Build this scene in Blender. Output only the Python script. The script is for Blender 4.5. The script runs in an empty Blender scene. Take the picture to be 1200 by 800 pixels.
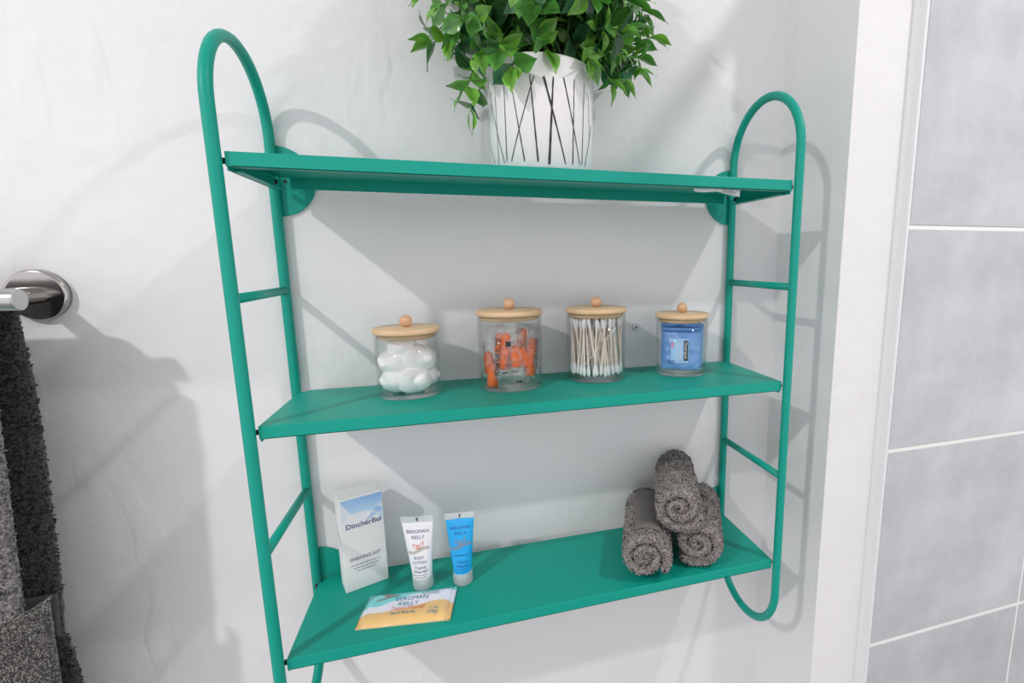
import bpy, bmesh, math, random
from mathutils import Vector, Matrix, noise, Euler

random.seed(7)
SC = bpy.context.scene
COL = SC.collection
PI = math.pi

# ------------------------------------------------------------------ camera
ZT = 1.60                       # height of the top shelf board above the floor
CAM_F, CAM_PX, CAM_PY = 573.35, 707.45, 399.72       # focal length and principal point, 1200x800 frame
CAM_LOC = Vector((-0.1031, -0.6315, -0.0936 + ZT))
A, B, C_ = -0.2939, 1.4093, -0.0042
CAM_ROT = (Matrix.Rotation(A, 3, 'Z') @ Matrix.Rotation(B, 3, 'X') @ Matrix.Rotation(C_, 3, 'Z'))
cd = bpy.data.cameras.new('camera')
cd.sensor_fit = 'HORIZONTAL'; cd.sensor_width = 36.0
cd.lens = CAM_F / 1200 * 36.0
cd.shift_x = (600 - CAM_PX) / 1200
cd.shift_y = (CAM_PY - 400) / 1200
cd.clip_start = 0.01
cam = bpy.data.objects.new('camera', cd); COL.objects.link(cam)
cam.matrix_world = Matrix.Translation(CAM_LOC) @ CAM_ROT.to_4x4()
SC.camera = cam

def ray(px, py):
    return CAM_ROT @ Vector(((px - CAM_PX) / CAM_F, -(py - CAM_PY) / CAM_F, -1.0))
def at_y(px, py, y):
    v = ray(px, py); return CAM_LOC + v * ((y - CAM_LOC.y) / v.y)
def at_z(px, py, z):
    v = ray(px, py); return CAM_LOC + v * ((z - CAM_LOC.z) / v.z)

# ------------------------------------------------------------------ world, lights, exposure
SC.view_settings.view_transform = 'Standard'
SC.view_settings.look = 'None'
SC.view_settings.gamma = 1.0
SC.view_settings.use_curve_mapping = False
SC.view_settings.exposure = 0.09
SC.cycles.use_denoising = True
SC.cycles.max_bounces = 8
SC.cycles.diffuse_bounces = 4
SC.cycles.glossy_bounces = 4
SC.cycles.transparent_max_bounces = 40
SC.cycles.caustics_reflective = False
SC.cycles.caustics_refractive = False

w = bpy.data.worlds.new('bathroom_air'); SC.world = w
w.use_nodes = True
w.node_tree.nodes['Background'].inputs[0].default_value = (0.98, 0.955, 0.985, 1)
w.node_tree.nodes['Background'].inputs[1].default_value = 1.12

def downlight(name, loc, power, radius, col):      # recessed ceiling spots: small discs facing the floor
    l = bpy.data.lights.new(name, 'AREA'); l.shape = 'DISK'; l.size = radius * 2; l.energy = power; l.color = col
    o = bpy.data.objects.new(name, l); COL.objects.link(o); o.location = loc
    return o
downlight('room_downlight', (-1.34, -1.10, 0.93 + ZT), 21.0, 0.038, (1.0, 0.98, 0.965))
downlight('shower_downlight', (0.80, -0.752, 0.91 + ZT), 7.4, 0.038, (1.0, 0.98, 0.965))

# ------------------------------------------------------------------ helpers
class MB:
    """collects shapes, then links them as ONE mesh object"""
    def __init__(s): s.v = []; s.f = []; s.sm = []
    def add(s, verts, faces, smooth=False):
        b = len(s.v); s.v += [tuple(p) for p in verts]
        for f in faces: s.f.append(tuple(i + b for i in f)); s.sm.append(smooth)
    def box(s, x0, x1, y0, y1, z0, z1):
        s.add([(x0,y0,z0),(x1,y0,z0),(x1,y1,z0),(x0,y1,z0),(x0,y0,z1),(x1,y0,z1),(x1,y1,z1),(x0,y1,z1)],
              [(0,3,2,1),(4,5,6,7),(0,1,5,4),(1,2,6,5),(2,3,7,6),(3,0,4,7)])
    def prism(s, pts, fn0, fn1, smooth=False):
        """pts: 2D outline (ccw); fn0/fn1 map (u,v) to the two end faces"""
        n = len(pts)
        s.add([fn0(*p) for p in pts], [tuple(range(n))[::-1]])
        s.add([fn1(*p) for p in pts], [tuple(range(n))])
        s.add([fn0(*p) for p in pts] + [fn1(*p) for p in pts],
              [(i, (i+1) % n, n + (i+1) % n, n + i) for i in range(n)], smooth)
    def tube(s, path, r, seg=14, closed=False, caps=True):
        path = [Vector(p) for p in path]; n = len(path)
        rs = r if isinstance(r, (list, tuple)) else [r] * n
        tang = []
        for i in range(n):
            if closed: t = path[(i+1) % n] - path[i-1]
            else: t = path[min(i+1, n-1)] - path[max(i-1, 0)]
            tang.append(t.normalized())
        up = Vector((0, 0, 1)) if abs(tang[0].z) < .9 else Vector((1, 0, 0))
        nrm = (up - tang[0] * up.dot(tang[0])).normalized()
        verts = []
        for i in range(n):
            nrm = (nrm - tang[i] * nrm.dot(tang[i])).normalized()
            bi = tang[i].cross(nrm)
            for k in range(seg):
                a = 2 * PI * k / seg
                verts.append(path[i] + (nrm * math.cos(a) + bi * math.sin(a)) * rs[i])
        fs = []
        for i in range(n if closed else n - 1):
            j = (i + 1) % n
            for k in range(seg):
                fs.append((i*seg+k, i*seg+(k+1) % seg, j*seg+(k+1) % seg, j*seg+k))
        s.add(verts, fs, True)
        if caps and not closed:
            s.add(verts[:seg], [tuple(range(seg))[::-1]])
            s.add(verts[-seg:], [tuple(range(seg))])
    def lathe(s, prof, cx=0, cy=0, cz=0, seg=48, smooth=True, axis='Z'):
        """prof: list of (r, h); poles where r == 0"""
        verts = []; fs = []
        for r, h in prof:
            for k in range(seg):
                a = 2 * PI * k / seg
                if axis == 'Z': verts.append((cx + r*math.cos(a), cy + r*math.sin(a), cz + h))
                else: verts.append((cx + r*math.cos(a), cy + h, cz - r*math.sin(a)))
        for i in range(len(prof) - 1):
            for k in range(seg):
                fs.append((i*seg+k, i*seg+(k+1) % seg, (i+1)*seg+(k+1) % seg, (i+1)*seg+k))
        s.add(verts, fs, smooth)
    def grid(s, fn, nu, nv, smooth=True):
        verts = [fn(i / nu, j / nv) for j in range(nv + 1) for i in range(nu + 1)]
        fs = [(j*(nu+1)+i, j*(nu+1)+i+1, (j+1)*(nu+1)+i+1, (j+1)*(nu+1)+i) for j in range(nv) for i in range(nu)]
        s.add(verts, fs, smooth)
    def mesh(s, name, origin=(0, 0, 0)):
        o = Vector(origin)
        me = bpy.data.meshes.new(name)
        me.from_pydata([tuple(Vector(p) - o) for p in s.v], [], s.f)
        me.polygons.foreach_set('use_smooth', s.sm)
        me.update()
        return me

def world_loc(o):
    p = Vector((0, 0, 0))
    while o is not None: p += o.location; o = o.parent
    return p
def build(mb, name, mat, parent=None, bevel=0, merge=True, origin=None):
    """verts are in world coordinates; parents are never rotated or scaled before build"""
    org = world_loc(parent) if parent is not None else Vector((0, 0, 0))
    loc = Vector((0, 0, 0))
    if origin is not None: loc = Vector(origin) - org
    me = mb.mesh(name, org + loc)
    if merge:
        bm = bmesh.new(); bm.from_mesh(me)
        bmesh.ops.remove_doubles(bm, verts=bm.verts, dist=1e-6)
        bmesh.ops.recalc_face_normals(bm, faces=bm.faces)
        bm.to_mesh(me); bm.free()
    o = bpy.data.objects.new(name, me); COL.objects.link(o)
    if mat is not None: me.materials.append(mat)
    o.parent = parent
    o.location = loc
    if bevel:
        m = o.modifiers.new('bevel', 'BEVEL'); m.width = bevel; m.segments = 2; m.limit_method = 'ANGLE'; m.angle_limit = 0.9
        m.harden_normals = False
    return o
def tag(o, label, cat, group=None):
    o['label'] = label; o['category'] = cat
    if group: o['group'] = group
    return o
def thing(name, label, cat, loc, group=None):
    o = bpy.data.objects.new(name, None); COL.objects.link(o); o.location = loc; o.empty_display_size = .02
    return tag(o, label, cat, group)
def struct(mb, name, mat, parent=None, bevel=0):
    o = build(mb, name, mat, parent, bevel)
    if parent is None: o['kind'] = 'structure'
    return o

# ---- text: flat print, built as thin mesh mapped on to its surface
def text2d(s, size, shear=0, spacing=1.0, bold=0.0):
    cu = bpy.data.curves.new('txt', 'FONT'); cu.body = s; cu.size = size; cu.align_x = 'CENTER'; cu.align_y = 'CENTER'
    cu.shear = shear; cu.space_character = spacing; cu.resolution_u = 3; cu.offset = bold
    o = bpy.data.objects.new('txt', cu); COL.objects.link(o)
    dg = bpy.context.evaluated_depsgraph_get(); dg.update()
    me = bpy.data.meshes.new_from_object(o.evaluated_get(dg))
    v = [(p.co.x, p.co.y) for p in me.vertices]; f = [tuple(p.vertices) for p in me.polygons]
    bpy.data.objects.remove(o); bpy.data.curves.remove(cu); bpy.data.meshes.remove(me)
    return v, f
def put_text(mb, s, size, u, v, fn, width=None, **k):
    """fn(u, v) -> world point on the printed surface"""
    vs, fs = text2d(s, size, **k)
    if width:
        w0 = max(p[0] for p in vs) - min(p[0] for p in vs); sx = width / w0
        vs = [(p[0] * sx, p[1]) for p in vs]
    mb.add([fn(u + p[0], v + p[1]) for p in vs], fs)
def put_stroke(mb, pts, wdt, fn):
    """a painted line of given width (or per-point widths) along 2D points"""
    n = len(pts); ws = wdt if isinstance(wdt, (list, tuple)) else [wdt] * n
    vs = []; fs = []
    for i in range(n):
        a = pts[max(i-1, 0)]; b = pts[min(i+1, n-1)]
        dx, dy = b[0]-a[0], b[1]-a[1]; l = math.hypot(dx, dy) or 1; nx, ny = -dy/l, dx/l
        vs += [fn(pts[i][0]+nx*ws[i]/2, pts[i][1]+ny*ws[i]/2), fn(pts[i][0]-nx*ws[i]/2, pts[i][1]-ny*ws[i]/2)]
    for i in range(n-1): fs.append((2*i, 2*i+1, 2*i+3, 2*i+2))
    mb.add(vs, fs)

# ------------------------------------------------------------------ materials
def mat(name, base, rough=.5, metal=0.0, spec=.5, **kw):
    m = bpy.data.materials.new(name); m.use_nodes = True
    b = m.node_tree.nodes['Principled BSDF']
    b.inputs['Base Color'].default_value = (*base, 1); b.inputs['Roughness'].default_value = rough
    b.inputs['Metallic'].default_value = metal; b.inputs['Specular IOR Level'].default_value = spec
    for k, v in kw.items(): b.inputs[k].default_value = v
    return m
def nodes(m): return m.node_tree.nodes, m.node_tree.links, m.node_tree.nodes['Principled BSDF']
def add_noise_color(m, c0, c1, scale, detail=4, lo=.35, hi=.65, rough=.5, stretch=None):
    N, L, b = nodes(m)
    tc = N.new('ShaderNodeTexCoord'); mp = N.new('ShaderNodeMapping'); nz = N.new('ShaderNodeTexNoise'); cr = N.new('ShaderNodeValToRGB')
    if stretch: mp.inputs['Scale'].default_value = stretch
    nz.inputs['Scale'].default_value = scale; nz.inputs['Detail'].default_value = detail; nz.inputs['Roughness'].default_value = rough
    cr.color_ramp.elements[0].position = lo; cr.color_ramp.elements[0].color = (*c0, 1)
    cr.color_ramp.elements[1].position = hi; cr.color_ramp.elements[1].color = (*c1, 1)
    L.new(tc.outputs['Object'], mp.inputs['Vector']); L.new(mp.outputs[0], nz.inputs['Vector']); L.new(nz.outputs['Fac'], cr.inputs[0])
    L.new(cr.outputs[0], b.inputs['Base Color'])
    return nz, mp
def add_bump(m, scale, strength, dist=.001, detail=3, stretch=None, kind='noise', lo=None, hi=None):
    N, L, b = nodes(m)
    tc = N.new('ShaderNodeTexCoord'); mp = N.new('ShaderNodeMapping')
    if stretch: mp.inputs['Scale'].default_value = stretch
    if kind == 'noise':
        t = N.new('ShaderNodeTexNoise'); t.inputs['Detail'].default_value = detail; out = t.outputs['Fac']
    else:
        t = N.new('ShaderNodeTexVoronoi'); out = t.outputs['Distance']
    t.inputs['Scale'].default_value = scale
    bp = N.new('ShaderNodeBump'); bp.inputs['Strength'].default_value = strength; bp.inputs['Distance'].default_value = dist
    L.new(tc.outputs['Object'], mp.inputs['Vector']); L.new(mp.outputs[0], t.inputs['Vector'])
    if lo is not None:
        mr = N.new('ShaderNodeMapRange'); mr.inputs['From Min'].default_value = lo; mr.inputs['From Max'].default_value = hi
        L.new(out, mr.inputs['Value']); out = mr.outputs[0]
    L.new(out, bp.inputs['Height'])
    if b.inputs['Normal'].is_linked: L.new(b.inputs['Normal'].links[0].from_socket, bp.inputs['Normal'])
    L.new(bp.outputs[0], b.inputs['Normal'])
    return bp

M = {}
M['wall'] = mat('white_textured_wall', (.80, .795, .805), .6, spec=.3)
add_bump(M['wall'], 9, .30, .004, 6, lo=.44, hi=.62); add_bump(M['wall'], 60, .25, .0012, 4)
add_bump(M['wall'], 22, .35, .0016, 2, stretch=(1, 1, .35), lo=.6, hi=.68)
M['trim'] = mat('white_trim_paint', (.78, .79, .80), .45); add_bump(M['trim'], 40, .15, .001)
M['grout'] = mat('white_grout', (.88, .87, .84), .85)
M['floor'] = mat('floor_tile', (.30, .29, .28), .5)
M['ceiling'] = mat('ceiling_paint', (.82, .82, .82), .8)
M['tile'] = mat('grey_concrete_look_tile', (.47, .48, .51), .42)
add_noise_color(M['tile'], (.445, .452, .472), (.60, .615, .645), 6.5, 9, .33, .66, .66)
add_bump(M['tile'], 30, .12, .001, 5)
M['green'] = mat('emerald_green_powder_coat', (.004, .325, .248), .42, spec=.28); add_bump(M['green'], 900, .06, .0003, 2)
M['black'] = mat('black_rubber', (.012, .012, .012), .7)
M['steel'] = mat('polished_steel', (.46, .445, .43), .16, 1.0); 
M['brush'] = mat('brushed_steel', (.55, .54, .53), .28, 1.0); add_bump(M['brush'], 80, .08, .0004, 3, stretch=(1, 20, 20))
M['screw'] = mat('white_screw_head', (.72, .72, .74), .4)
M['bamboo'] = mat('bamboo_lid', (.70, .47, .27), .45)
add_noise_color(M['bamboo'], (.60, .385, .205), (.78, .56, .35), 45, 4, .3, .7, stretch=(.12, 1, 1))
M['knob'] = mat('beech_knob', (.66, .40, .23), .28)
add_noise_color(M['knob'], (.58, .33, .175), (.72, .46, .28), 60, 3, .3, .7, stretch=(.3, .3, 1))
M['cotton'] = mat('white_cotton', (.92, .915, .915), .95, spec=.08, **{'Sheen Weight': .3})
add_bump(M['cotton'], 450, .35, .0008, 4)
M['stick'] = mat('pale_paper_stick', (.88, .77, .68), .7)
M['plug'] = mat('orange_foam', (1.0, .20, .055), .85, spec=.2); add_bump(M['plug'], 700, .3, .0004, 2)
M['ink'] = mat('black_ink', (.02, .02, .025), .6)
M['navy'] = mat('navy_ink', (.035, .075, .20), .5)
M['greyink'] = mat('grey_ink', (.09, .095, .12), .6)
M['coral'] = mat('coral_ink', (.75, .20, .14), .5)
M['goldink'] = mat('bronze_ink', (.32, .27, .24), .5)
M['tealink'] = mat('teal_ink', (.05, .26, .38), .5)
M['blueink'] = mat('deep_blue_ink', (.02, .15, .42), .5)
M['carton'] = mat('white_carton', (.83, .83, .83), .5)
M['white_print'] = mat('white_print', (.85, .86, .88), .5)
M['tube_white'] = mat('white_plastic_tube', (.86, .86, .90), .28)
M['tube_blue'] = mat('bright_blue_gel_tube', (.02, .42, .86), .18, **{'Subsurface Weight': .25})
M['tube_blue'].node_tree.nodes['Principled BSDF'].inputs['Subsurface Radius'].default_value = (.004, .008, .01)
M['tube_blue'].node_tree.nodes['Principled BSDF'].inputs['Subsurface Scale'].default_value = .5
M['pot'] = mat('white_ceramic_pot', (.84, .82, .83), .45); add_bump(M['pot'], 120, .06, .0005)
M['soil'] = mat('dark_foam', (.012, .014, .012), .9)
M['stem'] = mat('green_stem', (.06, .14, .03), .6)
M['leaf_bright'] = mat('bright_leaf', (.19, .47, .075), .30, spec=.65); M['leaf_mid'] = mat('mid_leaf', (.085, .285, .055), .27, spec=.65)
M['leaf_dark'] = mat('dark_leaf', (.028, .105, .036), .27, spec=.6); M['leaf_blue'] = mat('bluish_leaf', (.09, .235, .13), .20, spec=.8)
for k in ('leaf_bright', 'leaf_mid', 'leaf_dark', 'leaf_blue'):
    N, L, b = nodes(M[k]); base = tuple(b.inputs['Base Color'].default_value)[:3]
    add_noise_color(M[k], tuple(c * .78 for c in base), tuple(min(1, c * 1.25) for c in base), 60, 2, .35, .65)
    va = N.new('ShaderNodeVertexColor'); va.layer_name = 'print'; ml = N.new('ShaderNodeMix'); ml.data_type = 'RGBA'; ml.blend_type = 'MULTIPLY'; ml.inputs[0].default_value = 1
    L.new(b.inputs['Base Color'].links[0].from_socket, ml.inputs[6]); L.new(va.outputs[0], ml.inputs[7]); L.new(ml.outputs[2], b.inputs['Base Color'])
    tr = N.new('ShaderNodeBsdfTranslucent'); tr.inputs['Color'].default_value = (base[0]*1.5, base[1]*1.4, base[2]*.8, 1)
    mx = N.new('ShaderNodeMixShader'); mx.inputs[0].default_value = .18
    L.new(b.outputs[0], mx.inputs[1]); L.new(tr.outputs[0], mx.inputs[2]); L.new(mx.outputs[0], N['Material Output'].inputs[0])

def terry(name, c0, c1):
    m = mat(name, c0, .95, spec=.1, **{'Sheen Weight': .25, 'Sheen Roughness': .6})
    add_noise_color(m, c0, c1, 420, 3, .36, .64)
    add_bump(m, 520, .8, .0016, 2)
    return m
M['terry_roll'] = terry('grey_brown_terry', (.12, .105, .10), (.37, .335, .32))
M['terry_shaded'] = terry('shaded_grey_terry', (.014, .014, .015), (.085, .083, .082))  # grey towel cloth with the shade of the back drop put into its colour
M['terry_grey'] = terry('grey_terry', (.07, .068, .065), (.27, .26, .25))
M['weave'] = mat('flat_woven_band', (.17, .155, .15), .8, spec=.2)
M['weave_dark'] = mat('flat_woven_band_dark', (.115, .11, .105), .8, spec=.2)
for k in ('weave', 'weave_dark'): add_bump(M[k], 260, .5, .0006, 1, stretch=(1, 1, 4))

def clear(name, tint, ior=1.42, rough=.03, haze=0.0, hazecol=(.9, .9, .9)):
    m = bpy.data.materials.new(name); m.use_nodes = True
    N, L = m.node_tree.nodes, m.node_tree.links
    N.remove(N['Principled BSDF'])
    fr = N.new('ShaderNodeFresnel'); gm = N.new('ShaderNodeNewGeometry'); mi_ = N.new('ShaderNodeMix')   # same reflectance on both sides of the wall
    mi_.inputs[2].default_value = ior; mi_.inputs[3].default_value = 1 / ior
    L.new(gm.outputs['Backfacing'], mi_.inputs[0]); L.new(mi_.outputs[0], fr.inputs['IOR'])
    tp = N.new('ShaderNodeBsdfTransparent'); tp.inputs['Color'].default_value = (*tint, 1)
    gl = N.new('ShaderNodeBsdfGlossy'); gl.inputs['Roughness'].default_value = rough
    mx = N.new('ShaderNodeMixShader')
    L.new(fr.outputs[0], mx.inputs[0]); L.new(tp.outputs[0], mx.inputs[1]); L.new(gl.outputs[0], mx.inputs[2])
    out = mx.outputs[0]
    if haze:
        df = N.new('ShaderNodeBsdfDiffuse'); df.inputs['Color'].default_value = (*hazecol, 1)
        m2 = N.new('ShaderNodeMixShader'); m2.inputs[0].default_value = haze
        L.new(out, m2.inputs[1]); L.new(df.outputs[0], m2.inputs[2]); out = m2.outputs[0]
    L.new(out, N['Material Output'].inputs[0])
    return m
M['acrylic'] = clear('clear_acrylic', (.992, .995, .995), 1.33)
M['film'] = clear('clear_crinkled_film', (.985, .985, .985), 1.85, .14, .07)
M['frost'] = clear('frosted_clear_plastic', (.93, .95, .95), 1.45, .2, .38, (.86, .9, .9))
M['blue_film'] = mat('periwinkle_foil_pouch', (.20, .40, .85), .28, spec=.6)
add_noise_color(M['blue_film'], (.17, .36, .80), (.26, .48, .90), 35, 3, .35, .7)
M['blue_label'] = mat('pale_blue_print', (.36, .62, .95), .4)
M['pink'] = mat('pink_print', (.85, .20, .48), .5)

def vcol(name, rough=.45, spec=.4):
    m = mat(name, (1, 1, 1), rough, spec=spec)
    N, L, b = nodes(m); a = N.new('ShaderNodeVertexColor'); a.layer_name = 'print'
    L.new(a.outputs['Color'], b.inputs['Base Color'])
    return m
def paint(o, fn):
    """flat print: per-vertex colour from the object's own coordinates"""
    me = o.data; ca = me.color_attributes.new('print', 'FLOAT_COLOR', 'POINT')
    for i, v in enumerate(me.vertices): ca.data[i].color = (*fn(v.co), 1)

# ------------------------------------------------------------------ room shell
YW = 0.0249            # face of the back wall
XS = 0.376             # face of the side wall (left flank of the pilaster)
YP = -0.108            # front of the pilaster
XT = 0.462             # left edge of the tiled shower wall
YT = -0.124            # face of the tiles
H = 2.95
mb = MB(); mb.box(-2.4, XS + .01, YW, YW + .12, 0, H); struct(mb, 'wall_back', M['wall'])
mb = MB(); mb.box(XS, XT + .02, YP, YW + .12, 0, H); wp = struct(mb, 'wall_right', M['wall'])
mb = MB(); mb.box(XT + .0035, 2.4, YT + .0012, YW + .12, 0, H); wt = struct(mb, 'wall_shower', M['grout'])
# each tile a piece of its own
TW, THT, G = .3080, .302, .0052
zj = [ZT - .0510 + k * .3065 for k in range(-5, 4)]
tile_meshes = {}
for r in range(len(zj) - 1):
    for c in range(4):
        x0 = XT + .005 + c * (TW + G); x1 = x0 + TW
        z0 = zj[r] + G / 2; z1 = zj[r+1] - G / 2
        key = 't'
        if key not in tile_meshes:
            t = MB(); t.box(0, TW, 0, .010, 0, z1 - z0); tile_meshes[key] = t.mesh('tile'); tile_meshes[key].materials.append(M['tile'])
        o = bpy.data.objects.new('tile', tile_meshes[key]); COL.objects.link(o); o.parent = wt
        o.location = (x0, YT, z0)
        bv = o.modifiers.new('bevel', 'BEVEL'); bv.width = .0008; bv.segments = 1
mb = MB(); mb.box(XT, XT + .0045, YT + .0005, YP + .001, 0, H); struct(mb, 'trim_1', M['trim'], bevel=.001)
# bead of caulk along the trim
mb = MB(); mb.prism([(XT + .0005, YP + .001), (XT - .004, YP + .001), (XT + .0005, YP - .005)],
    lambda u, v: (u, v, 0), lambda u, v: (u, v, H)); struct(mb, 'trim_2', M['trim'])
mb = MB(); mb.box(-2.4, 2.4, -4.5, YW + .12, -.1, 0); struct(mb, 'floor', M['floor'])
mb = MB(); mb.box(-2.4, 2.4, -4.5, YW + .12, H, H + .1); struct(mb, 'ceiling', M['ceiling'])

# ------------------------------------------------------------------ green wall shelf
WT_, R_T = 0.2905, 0.0053
YF, YR = -0.1259, 0.0184
RAD = (YR - YF) / 2; YC = (YR + YF) / 2
ZA, ZB = .0391 + ZT, -.5373 + ZT          # centres of the end loops
Z1, Z2, Z3 = ZT, ZT - .2428, ZT - .4868
shelf = thing('wall_shelf', 'emerald green metal wall shelf with three boards and looped tube ends', 'shelf', (0, YW, Z3 - .12))
for s in (-1, 1):
    path = []
    for k in range(33):
        t = PI * k / 32; path.append((s * WT_, YC - RAD * math.cos(t), ZA + RAD * math.sin(t)))
    for k in range(1, 12): path.append((s * WT_, YR, ZA + (ZB - ZA) * k / 12))
    for k in range(33):
        t = PI * k / 32; path.append((s * WT_, YC + RAD * math.cos(t), ZB - RAD * math.sin(t)))
    for k in range(1, 12): path.append((s * WT_, YF, ZB + (ZA - ZB) * k / 12))
    mb = MB(); mb.tube(path, R_T, 16, closed=True)
    fr = build(mb, 'side_frame', M['green'], shelf)
    for zr in (-.1252, -.3703):
        mb = MB(); mb.tube([(s*WT_, YF, ZT + zr), (s*WT_, YC, ZT + zr), (s*WT_, YR, ZT + zr)], .0046, 14); build(mb, 'rung', M['green'], fr)
    for zc in (Z1 - .003, Z3 - .003):
        mb = MB(); n = 28
        pts = [(s * (WT_ - .002) - s * .0385 * math.sin(PI * k / n) * 1.0, zc + .0385 * math.cos(PI * k / n)) for k in range(n + 1)]
        mb.prism(pts, lambda u, v: (u, YW - .0030, v), lambda u, v: (u, YW - .0002, v))
        build(mb, 'mounting_plate', M['green'], fr, bevel=.0005)
HW, FY, BY = .2838, -.1238, .0112
def board(z):
    T = .0014; fh = .0127
    mb = MB()
    ch = .011
    out = [(-HW, FY), (HW, FY), (HW, BY - .013), (HW - ch, BY), (-HW + ch, BY), (-HW, BY - .013)]
    mb.prism(out, lambda u, v: (u, v, z - T), lambda u, v: (u, v, z))
    b = build(mb, 'shelf_board', M['green'], shelf, bevel=.0007)
    mb = MB(); mb.box(-HW, HW, FY, FY + T, z - fh, z - T*.5); mb.box(-HW + .004, HW - .004, FY, FY + .009, z - fh, z - fh + T); build(mb, 'front_flange', M['green'], b, bevel=.0005)
    mb = MB(); mb.box(-HW + ch + .001, HW - ch - .001, BY - T, BY, z - fh - .0002, z - T*.5); rf = build(mb, 'rear_flange', M['green'], b)
    for s in (-1, 1):
        x = s * HW
        a, c = sorted((x, x - s * T)); mb = MB(); mb.box(a, c, FY + .003, BY - .0135, z - fh - .0028, z - T*.5)
        a, c = sorted((x - s * .0002, x - s * .0085)); mb.box(a, c, FY + .012, BY - .016, z - fh - .0028, z - fh - .0016)
        build(mb, 'side_flange', M['green'], b)
        mb = MB(); mb.lathe([(0, -.0001), (.0019, -.0001), (.0019, -.0005), (0, -.0005)], s * .2765, BY - T, z - .0046, 14, False, 'Y'); build(mb, 'bolt_hole', M['black'], rf)
        for yy in (FY + .006, BY - .017):
            mb = MB(); mb.tube([(x - s*.002, yy, z - .0072), (s * (WT_ - .003), (yy if yy < -.05 else BY - .004), z - .0072)], .0027, 10); build(mb, 'spacer', M['black'], b)
    return b
boards = [board(z) for z in (Z1, Z2, Z3)]
# paper tag stuck under the top board
_tt = [at_y(px, py, -.1090) for px, py in ((813, 220.5), (826, 221), (840, 221), (855, 221.5), (868, 222.5))]
_tb = [at_y(px, py, -.1060) for px, py in ((813.5, 224), (826, 225), (838, 224.5), (852, 227.5), (867, 230.5))]
def tagpt(u, v):
    k = min(3.9999, u * 4); i = int(k); f_ = k - i
    lo = _tb[i].lerp(_tb[i+1], f_); hi = _tt[i].lerp(_tt[i+1], f_)
    return lo.lerp(hi, v) + Vector((0, .002 * math.sin(u * 9), 0))
mb = MB(); mb.grid(tagpt, 16, 4); tg = build(mb, 'care_tag', M['white_print'], boards[0]); tg['label'] = 'white paper care tag stuck under the board'
sol = tg.modifiers.new('thick', 'SOLIDIFY'); sol.thickness = .0003
mb = MB()
for k in range(4): put_stroke(mb, [(.62, .2 + .17*k), (.92 - .06*(k % 2), .2 + .17*k)], .05, lambda u, v: tagpt(u, v) + Vector((0, -.0006, 0)))
build(mb, 'printed_lines', M['greyink'], tg)

# screw in a wall anchor
sx, sz = .1439, ZT - .187
t = thing('wall_screw', 'small pale cross-head screw set in the wall between the swab and wipe jars', 'screw', (sx, YW, sz))
mb = MB(); mb.lathe([(0, -.0026), (.0028, -.0026), (.0050, -.0020), (.0062, 0), (0, 0)], sx, YW, sz, 24, True, 'Y'); build(mb, 'screw_head', M['screw'], t)
mb = MB(); mb.box(sx-.0018, sx+.0018, YW-.0029, YW-.0015, sz-.0005, sz+.0005); mb.box(sx-.0005, sx+.0005, YW-.0029, YW-.0015, sz-.0018, sz+.0018); build(mb, 'cross_recess', M['black'], t)

# shower rail, above the frame; its blurred shadow crosses the wall beside the plant
t = thing('shower_rail', 'straight steel shower rail running out from the white pilaster', 'rail', (.44, YP, ZT + .43))
mb = MB(); mb.tube([(.44, YP - .004, ZT + .43), (.44, -.6, ZT + .43), (.44, -1.1, ZT + .43)], .0125, 16); build(mb, 'rail', M['steel'], t)
mb = MB(); mb.lathe([(0, 0), (.03, 0), (.03, -.006), (.0125, -.012), (0, -.012)], .44, YP, ZT + .43, 28, True, 'Y'); build(mb, 'wall_flange', M['steel'], t)

# ------------------------------------------------------------------ jars
def glass_jar(cx, cy, r, h, label):
    t = thing('storage_jar', label, 'jar', (cx, cy, Z2), 'clear jars with bamboo lids')
    wl = .0019
    mb = MB(); mb.lathe([(0, 0), (r - .0012, 0), (r, .0012), (r, h), (r - wl, h), (r - wl, .0062), (r - wl - .002, .0050), (0, .0050)], cx, cy, Z2 + .0002, 64)
    build(mb, 'body', M['acrylic'], t)
    lr = r + .0016
    mb = MB(); mb.lathe([(0, h + .0002), (lr - .001, h + .0002), (lr, h + .0012), (lr, h + .0050), (lr - .0012, h + .0062), (0, h + .0066)], cx, cy, Z2 + .0004, 56)
    lid = build(mb, 'lid', M['bamboo'], t)
    mb = MB(); mb.lathe([(0, h - .0050), (r - wl - .0016, h - .0050), (r - wl - .0008, h - .0040), (r - wl - .0008, h + .0003), (0, h + .0003)], cx, cy, Z2 + .0004, 48); build(mb, 'lid_plug', M['bamboo'], lid)
    kr = .0070; zc = h + .0064 + kr * .93
    mb = MB(); mb.lathe([(kr * math.sin(PI*k/16), -kr * math.cos(PI*k/16)) for k in range(17)], cx, cy, Z2 + .0004 + zc, 28); build(mb, 'knob', M['knob'], lid)
    return t
J1 = (-.158, -.0405, .0342, .0705); J2 = (-.042, -.0395, .0378, .0865); J3 = (.069, -.030, .0375, .0850); J4 = (.1865, -.037, .0342, .0745)
glass_jar(*J1, 'clear jar with bamboo lid filled with white cotton balls')
glass_jar(*J2, 'clear jar with bamboo lid filled with orange ear plug packets')
glass_jar(*J3, 'clear jar with bamboo lid packed with upright cotton swabs')
glass_jar(*J4, 'clear jar with bamboo lid holding blue wipe sachets')

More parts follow.
